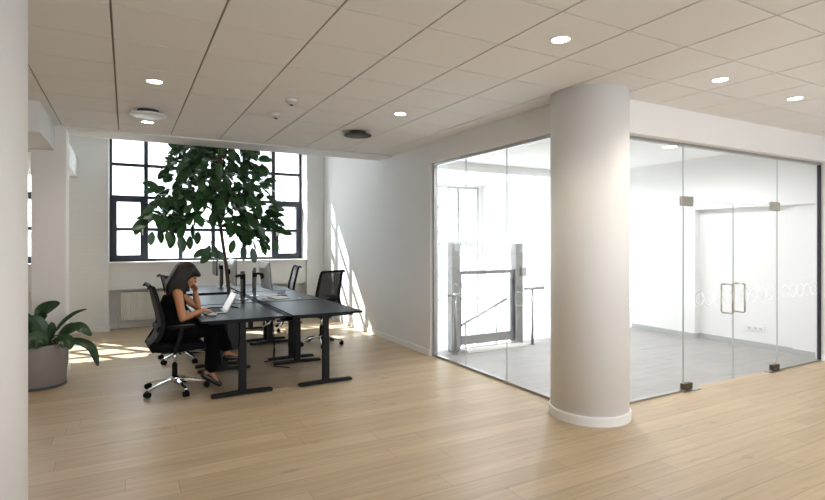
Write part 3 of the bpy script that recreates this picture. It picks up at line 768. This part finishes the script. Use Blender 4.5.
def ficus():
    bx, by = 1.315, 7.935
    t = thing('potted_ficus', 'tall rubber plant with dark leaves rising between the left desks', 'potted tree', (bx, by, 0))
    O = Vector((bx, by, 0))
    MB().lathe([(.165, 0), (.18, .01), (.205, .42), (.205, .45), (.185, .45), (.18, .40)], n=40, cap=False).lathe([(.001, .005), (.165, .005)], n=40, cap=False).build('planter', 'potgrey', t, smooth=True)
    MB().lathe([(.001, .40), (.182, .40)], n=32, cap=False).build('soil', 'soil', t)
    tr = [Vector((0, 0, .38)), Vector((.0, 0, .8)), Vector((-.04, .01, 1.2)), Vector((-.09, .0, 1.55)), Vector((-.13, .0, 1.85)), Vector((-.13, .02, 2.2)), Vector((-.15, .05, 2.65)), Vector((-.11, .08, 2.95))]
    MB().tube(tr, [.028, .026, .025, .024, .024, .02, .014, .008], 10).build('trunk', 'bark', t, smooth=True)
    # crown lumps read off by direction, then given depth round the trunk
    lumps = [(168, 205, .20, 8.0), (160, 222, .12, 7.75), (178, 180, .26, 8.15), (192, 160, .24, 8.2), (212, 152, .26, 8.3), (232, 158, .26, 8.2), (250, 172, .22, 8.05), (256, 198, .22, 7.9),
             (236, 190, .30, 7.7), (205, 188, .32, 7.65), (190, 208, .28, 7.7), (215, 208, .28, 7.6), (240, 215, .26, 7.75), (262, 222, .18, 7.95), (246, 238, .14, 7.9), (258, 245, .12, 8.0), (186, 226, .14, 7.75),
             (176, 222, .16, 7.95), (222, 200, .34, 8.35), (200, 200, .32, 8.4), (225, 170, .30, 8.5), (240, 195, .28, 8.4), (236, 230, .12, 7.75), (270, 226, .08, 7.85), (205, 170, .28, 7.95), (228, 150, .22, 8.3), (185, 152, .15, 8.25), (246, 152, .14, 8.25)]
    fol = MB(); br = MB()
    for (px, py, r, Y) in lumps:
        c = unproj(px, py-8, Y) - O
        j = tr[4].lerp(tr[7], max(0, min(1, (c.z-2.05)/1.2))) if c.z > 2.0 else tr[3].lerp(tr[4], .7)
        br.tube([j, j.lerp(c, .5)+Vector((0, 0, .05)), c], [.012, .009, .005], 6)
        for k in range(int(9 + 80*r)):
            v = Vector((random.gauss(0, 1), random.gauss(0, 1), random.gauss(0, 1))).normalized()
            p = c + v*r*(random.random()**.45)
            if (p+O).z > 2.78 and (p+O).y < 7.86: continue
            if (p+O).z > 3.3: continue
            d = v*.5 + Vector((p.x+.08, p.y, 0)).normalized()*.6 + Vector((0, 0, -.55)) + Vector((random.gauss(0, .55), random.gauss(0, .5), random.gauss(.05, .6)))
            nr = Vector((random.gauss(0, .5), random.gauss(-.4, .5), 1))
            L = random.uniform(.15, .22)
            leaf_into(fol, p, d, nr, L, L*random.uniform(.50, .62), random.uniform(0, .45), 6, random.uniform(.05, .3))
    # single leaves hanging clear of the crown, each on its twig
    for (px, py, Y, dx, dz) in [(141, 219, 7.8, -.3, -.9), (148, 222, 7.8, -.9, -.4), (158, 215, 7.7, -.9, -.2), (152, 232, 7.8, -.1, -1), (160, 229, 7.8, .1, -1), (167, 231, 7.75, .2, -1), (173, 233, 7.8, -.2, -1), (181, 236, 7.8, .1, -1), (160, 200, 7.8, -.7, -.6),
                                (264, 181, 7.9, 1, .15), (266, 196, 7.9, .9, -.4), (272, 206, 7.9, .9, -.3), (280, 232, 7.9, 1, -.1), (272, 228, 7.9, .9, -.2), (274, 240, 7.9, .2, -1), (262, 244, 7.9, .3, -1), (252, 248, 7.9, .2, -1), (243, 246, 7.9, .0, -1), (234, 240, 7.8, -.3, -1),
                                (210, 246, 7.9, -.5, -.9), (214, 246, 7.9, .2, -1), (211, 252, 7.9, -.6, -.6), (216, 250, 7.9, .6, -.8), (207, 249, 7.9, -.9, -.5), (190, 236, 7.8, .0, -1), (258, 226, 7.8, .5, -.8), (176, 150, 8.2, -.4, .7), (166, 188, 7.9, -1, -.1), (158, 186, 7.9, -.9, .2),
                                (183, 148, 8.2, -.1, 1), (250, 149, 8.2, .3, .9), (259, 160, 8.1, .9, .1), (198, 232, 7.8, -.1, -1)]:
        p = unproj(px, py, Y) - O
        j = tr[4].lerp(tr[6], .3); c = p.lerp(Vector((j.x, j.y, max(p.z, 1.75))), .35)
        br.tube([c, c.lerp(p, .5) + Vector((0, 0, .02)), p], [.006, .005, .003], 5)
        L = random.uniform(.17, .22)
        leaf_into(fol, p, Vector((dx, random.uniform(-.3, .1), dz)), Vector((random.gauss(0, .2), -1, .35)), L, L*random.uniform(.48, .58), .1, 6, .15)
    br.build('branches', 'bark', t, smooth=True)
    fol.build('foliage', 'leaf', t, smooth=True)
ficus()
def lowplant():
    cx, cy = -.83, 6.86
    t = thing('potted_plant', 'low leafy plant in a round stone planter by the square pillar', 'potted plant', (cx, cy, 0)); O = Vector((cx, cy, 0))
    MB().lathe([(.245, 0), (.255, .012), (.272, .25), (.275, .445), (.270, .455), (.252, .455), (.25, .40)], n=56, cap=False).lathe([(.001, .004), (.245, .004)], n=56, cap=False).build('planter', 'potstone', t, smooth=True)
    MB().lathe([(.251, .0), (.262, .0), (.264, .022), (.256, .026)], n=56, cap=False).build('planter_foot', 'potgrey', t, smooth=True)
    MB().lathe([(.001, .41), (.251, .40)], n=32, cap=False).build('soil', 'soil', t)
    st = MB(); fo = MB()
    def L(base, pts, W, Y0, Y1, n=14):
        """leaf: stalk from pot point 'base' to pts[0], blade along pts (pixels)"""
        P3 = [unproj(px, py, Y0+(Y1-Y0)*i/(len(pts)-1)) - O for i, (px, py) in enumerate(pts)]
        b0 = Vector((base[0], base[1], .41)); st.tube([b0, b0.lerp(P3[0], .5)+Vector((0, 0, .05)), P3[0]], [.008, .007, .005], 6)
        # catmull sample
        Q = [P3[0]] + P3 + [P3[-1]]; C = []
        for i in range(1, len(Q)-2):
            for k in range(4):
                u = k/4; a, b_, c, d = Q[i-1], Q[i], Q[i+1], Q[i+2]
                C.append(.5*((2*b_)+(c-a)*u+(2*a-5*b_+4*c-d)*u*u+(3*b_-a-3*c+d)*u*u*u))
        C.append(P3[-1]); N = len(C)-1; prev = None
        for i, c in enumerate(C):
            d = (C[min(i+1, N)]-C[max(i-1, 0)]).normalized(); s = d.cross(Vector((.15, -.8, .6))).normalized(); u = s.cross(d)
            w = W*math.sin(PI*min(1, .04+.94*i/N))**.7
            row = [fo.bm.verts.new(c + s*w*k/2 + u*abs(k)*w*.12) for k in (-1, -.5, 0, .5, 1)]
            if prev:
                for k in range(4): fo.bm.faces.new((prev[k], prev[k+1], row[k+1], row[k]))
            prev = row
    L((-.02, .0), [(40, 322), (42, 312), (50, 307), (60, 303)], .15, 6.86, 6.8)
    L((.02, .02), [(55, 332), (63, 322), (75, 313), (87, 309)], .045, 6.88, 6.9)
    L((.06, .0), [(64, 334), (74, 328), (82, 328), (91, 336)], .12, 6.84, 6.75)
    L((.05, -.04), [(66, 340), (80, 342), (92, 349), (98, 366)], .10, 6.80, 6.65)
    L((.05, -.08), [(60, 335), (66, 338), (70, 343), (69, 350)], .10, 6.68, 6.55)
    L((.01, -.05), [(50, 340), (51, 333), (52, 327), (51, 322)], .08, 6.78, 6.76)
    L((-.06, -.05), [(46, 342), (42, 332), (34, 322), (27, 320)], .17, 6.78, 6.7)
    L((-.05, -.08), [(48, 345), (40, 338), (32, 340), (26, 350)], .14, 6.70, 6.55)
    L((-.1, .0), [(40, 340), (32, 330), (24, 318), (18, 312)], .14, 6.86, 6.8)
    L((-.12, .06), [(36, 340), (24, 334), (14, 334), (8, 345)], .13, 6.9, 6.85)
    L((.03, .08), [(58, 338), (66, 330), (74, 326), (80, 332)], .09, 6.95, 7.0)
    L((.02, -.1), [(55, 344), (58, 340), (62, 342), (64, 348)], .09, 6.64, 6.55)
    L((-.0, -.1), [(46, 346), (44, 341), (40, 342), (36, 349)], .09, 6.64, 6.55)
    st.build('stalks', 'leaf2', t, smooth=True); fo.build('foliage', 'leaf2', t, smooth=True)
lowplant()

# ------------------------------------------------------------------ platform gate and rails behind the glass
gt = thing('platform_gate', 'grey glazed platform-lift gate between two posts behind the glass', 'gate', (4.06, 6.17, 0))
for x in (0, 1.14):
    MB().box(x-.07, x+.07, -.06, .06, 0, 1.52).build('post', 'alu', gt, bevel=.006)
MB().bar([(.07, 0, 1.10), (1.07, 0, 1.10)], .05, .05).build('top_rail', 'gategrey', gt, bevel=.005)
MB().box(.075, .12, -.02, .02, .05, 1.12).box(1.02, 1.065, -.02, .02, .05, 1.12).build('gate_frame', 'gategrey', gt, bevel=.003)
MB().box(.12, 1.02, -.02, .02, .07, .20).build('kick_plate', 'alu', gt, bevel=.004)
MB().box(.09, 1.05, -.005, .005, .2, 1.08).build('glass_panel', 'glass', gt)
for z in (.32, .9):
    for x in (.07, 1.03): MB().box(x, x+.05, -.02, .02, z, z+.05).build('glass_clamp', 'alu', gt, bevel=.003)
MB().box(1.17, 1.25, -.10, -.04, 1.02, 1.16).build('control_box', 'silver', gt, bevel=.006)
tag(MB().box(4.14, 5.20, 5.93, 6.10, 0, .03).build('threshold_ramp', 'white', bevel=.004), 'white threshold ramp at the foot of the gate', 'ramp')
def stand(x, y, h, x0, x1, label):
    t = thing('rail_post', label, 'handrail', (x, y, 0))
    MB().lathe([(.045, 0), (.045, .012)], n=20).build('floor_flange', 'alu', t)
    MB().tube([(0, 0, .012), (0, 0, h)], .021, 14).build('post', 'alu', t, smooth=True)
    MB().tube([(x0, 0, h+.02), (x1, 0, h+.02)], .021, 12).build('rail', 'alu', t, smooth=True)
stand(5.36, 6.0, .82, -.15, .22, 'short steel handrail on a post right of the gate')
stand(3.97, 6.0, .79, -.12, .10, 'short steel handrail on a post left of the gate')
a, b = unproj(460, 326, 7.2), unproj(506, 299, 7.2)
sr = thing('stair_handrail', 'sloping steel stair handrail seen through the gate', 'handrail', (a.x, 7.2, -1.65))
MB().tube([(0, 0, a.z+1.65), (b.x-a.x, 0, b.z+1.65)], .022, 12).build('rail', 'alu', sr, smooth=True)
for f in (.12, .78):
    MB().tube([((b.x-a.x)*f, 0, 0), ((b.x-a.x)*f, 0, a.z+1.65+(b.z-a.z)*f)], .016, 10).build('post', 'alu', sr, smooth=True)
so = thing('wall_socket', 'white double wall socket low on the recess wall behind the doors', 'socket', (8.10, 4.30, .27))
MB().box(-.012, 0, -.15, .15, -.04, .04).build('socket_plate', 'white', so, bevel=.003)
for y in (-.1, -.03, .06): MB().box(-.014, -.012, y-.02, y+.02, -.015, .015).build('socket_face', 'silver', so)
tag(MB().lathe([(.07, 0), (.07, -.02), (.05, -.05), (.001, -.05)], n=24).build('smoke_detector', 'white', smooth=True, loc=(5.9, 5.0, 2.86)), 'round detector on the ceiling behind the glass', 'smoke detector')

def room_fill_light(x, y, z, label, power):  # fill lamp shaped as a downlight, added to brighten the glazed room
    t = thing('downlight', label, 'ceiling light', (x, y, z), group='added fill lights behind the glass')
    MB().lathe([(.09, 0), (.088, -.004), (.11, -.005), (.112, 0)], n=28, cap=False).build('trim_ring', 'ring', t, smooth=True)
    MB().lathe([(.09, -.002), (.001, -.004)], n=28).build('diffuser', 'lamp', t)
    l = bpy.data.lights.new('downlight_lamp', 'SPOT'); l.energy = power; l.color = (.96, .98, 1); l.spot_size = math.radians(170); l.spot_blend = .5; l.shadow_soft_size = .09
    lo = bpy.data.objects.new('downlight_lamp', l); COL.objects.link(lo); lo.parent = t; lo.location = (0, 0, -.03)
for x, y, lab in ((4.9, 4.6, 'added fill light behind the glass, nearest the round pillar'), (6.6, 4.6, 'added fill light behind the glass doors, nearer the recess wall'),
                  (4.9, 6.5, 'added fill light above the platform gate'), (6.6, 6.5, 'added fill light beyond the gate, nearer the white end wall')):
    room_fill_light(x, y, 2.86, lab, 60)

# ------------------------------------------------------------------ outside
struct(MB().box(-60, 70, 11.2, 120, -2.2, -2.0).build('ground', 'ground'), 'paved ground outside the windows', 'ground')
def house(x, y, w, d, h, label, cols):
    t = thing('building', label, 'building', (x, y, -2))
    MB().box(-w/2, w/2, 0, d, 0, h).build('walls', 'house', t)
    MB().rings([[(-w/2-.3, -.3, h), (w/2+.3, -.3, h), (w/2+.3, d+.3, h), (-w/2-.3, d+.3, h)], [(-w/2+1, d/2-.1, h+2.2), (w/2-1, d/2-.1, h+2.2), (w/2-1, d/2+.1, h+2.2), (-w/2+1, d/2+.1, h+2.2)]]).build('roof', 'roofm', t)
    for c in range(cols):
        for z in (1.2, 3.8):
            xx = -w/2 + w*(c+.5)/cols
            MB().box(xx-.6, xx+.6, -.05, .02, z, z+1.4).build('window_pane', 'silver', t)
house(-3, 60, 22, 10, 4.2, 'pale low building seen through the big window', 6)
house(24, 62, 18, 10, 4.2, 'pale low building outside to the right', 5)
def tree(x, y, h, r, label):
    t = thing('tree', label, 'tree', (x, y, -2)); f = MB()
    MB().tube([(0, 0, 0), (.1, 0, h*.5), (0, .1, h*.9)], [.16, .12, .05], 8).build('trunk', 'bark', t, smooth=True)
    for k in range(700):
        v = Vector((random.gauss(0, 1), random.gauss(0, 1), random.gauss(0, 1))).normalized()*r*random.random()**.4
        leaf_into(f, Vector((v.x, v.y, h*.7+v.z*1.2)), Vector((random.gauss(0, 1), random.gauss(0, 1), random.gauss(-.3, 1))), Vector((0, 0, 1)), .28, .16, .2, 2)
    f.build('foliage', 'treeleaf', t)
tree(10.2, 15.8, 5.2, 1.5, 'sunlit tree outside the stairwell window, seen through the glass partition')
tree(6.6, 30, 6.5, 2.2, 'sunlit tree outside the right end of the big window')

# ------------------------------------------------------------------ light
SUN_DIR = Vector((.80, -1, -1.13)).normalized()      # travel direction
s = bpy.data.lights.new('sun', 'SUN'); s.energy = 15; s.angle = math.radians(.6); s.color = (1, .97, .93)
so_ = bpy.data.objects.new('sun', s); COL.objects.link(so_); so_.rotation_euler = SUN_DIR.to_track_quat('-Z', 'Y').to_euler(); so_.location = (-10, 25, 18)
w = bpy.data.worlds.new('sky'); sc.world = w; w.use_nodes = True
bg = w.node_tree.nodes['Background']; bg.inputs[0].default_value = (.86, .93, 1.0, 1); bg.inputs[1].default_value = 2.4
def portal(x0, x1, z0, z1, y, flip):
    l = bpy.data.lights.new('window_daylight', 'AREA'); l.shape = 'RECTANGLE'; l.size = x1-x0; l.size_y = z1-z0; l.cycles.is_portal = True
    o = bpy.data.objects.new('window_daylight', l); COL.objects.link(o); o.location = ((x0+x1)/2, y, (z0+z1)/2)
    o.rotation_euler = (-PI/2 if flip else PI/2, 0, 0)
portal(W1[0], W1[1], ZS, ZH, 11.02, True); portal(W2[0], W2[1], ZS, ZH, 11.02, True); portal(4.2, 7.86, -1.3, 2.9, 11.02, True)
for a, b in WB: portal(a, b, .1, 2.8, -3.68, False)

sc.view_settings.view_transform = 'Standard'; sc.view_settings.look = 'None'
sc.view_settings.exposure = 0.86; sc.view_settings.gamma = 1; sc.view_settings.use_curve_mapping = False
sc.cycles.use_denoising = True
sc.cycles.max_bounces = 10; sc.cycles.transparent_max_bounces = 16
sc.cycles.sample_clamp_indirect = 8
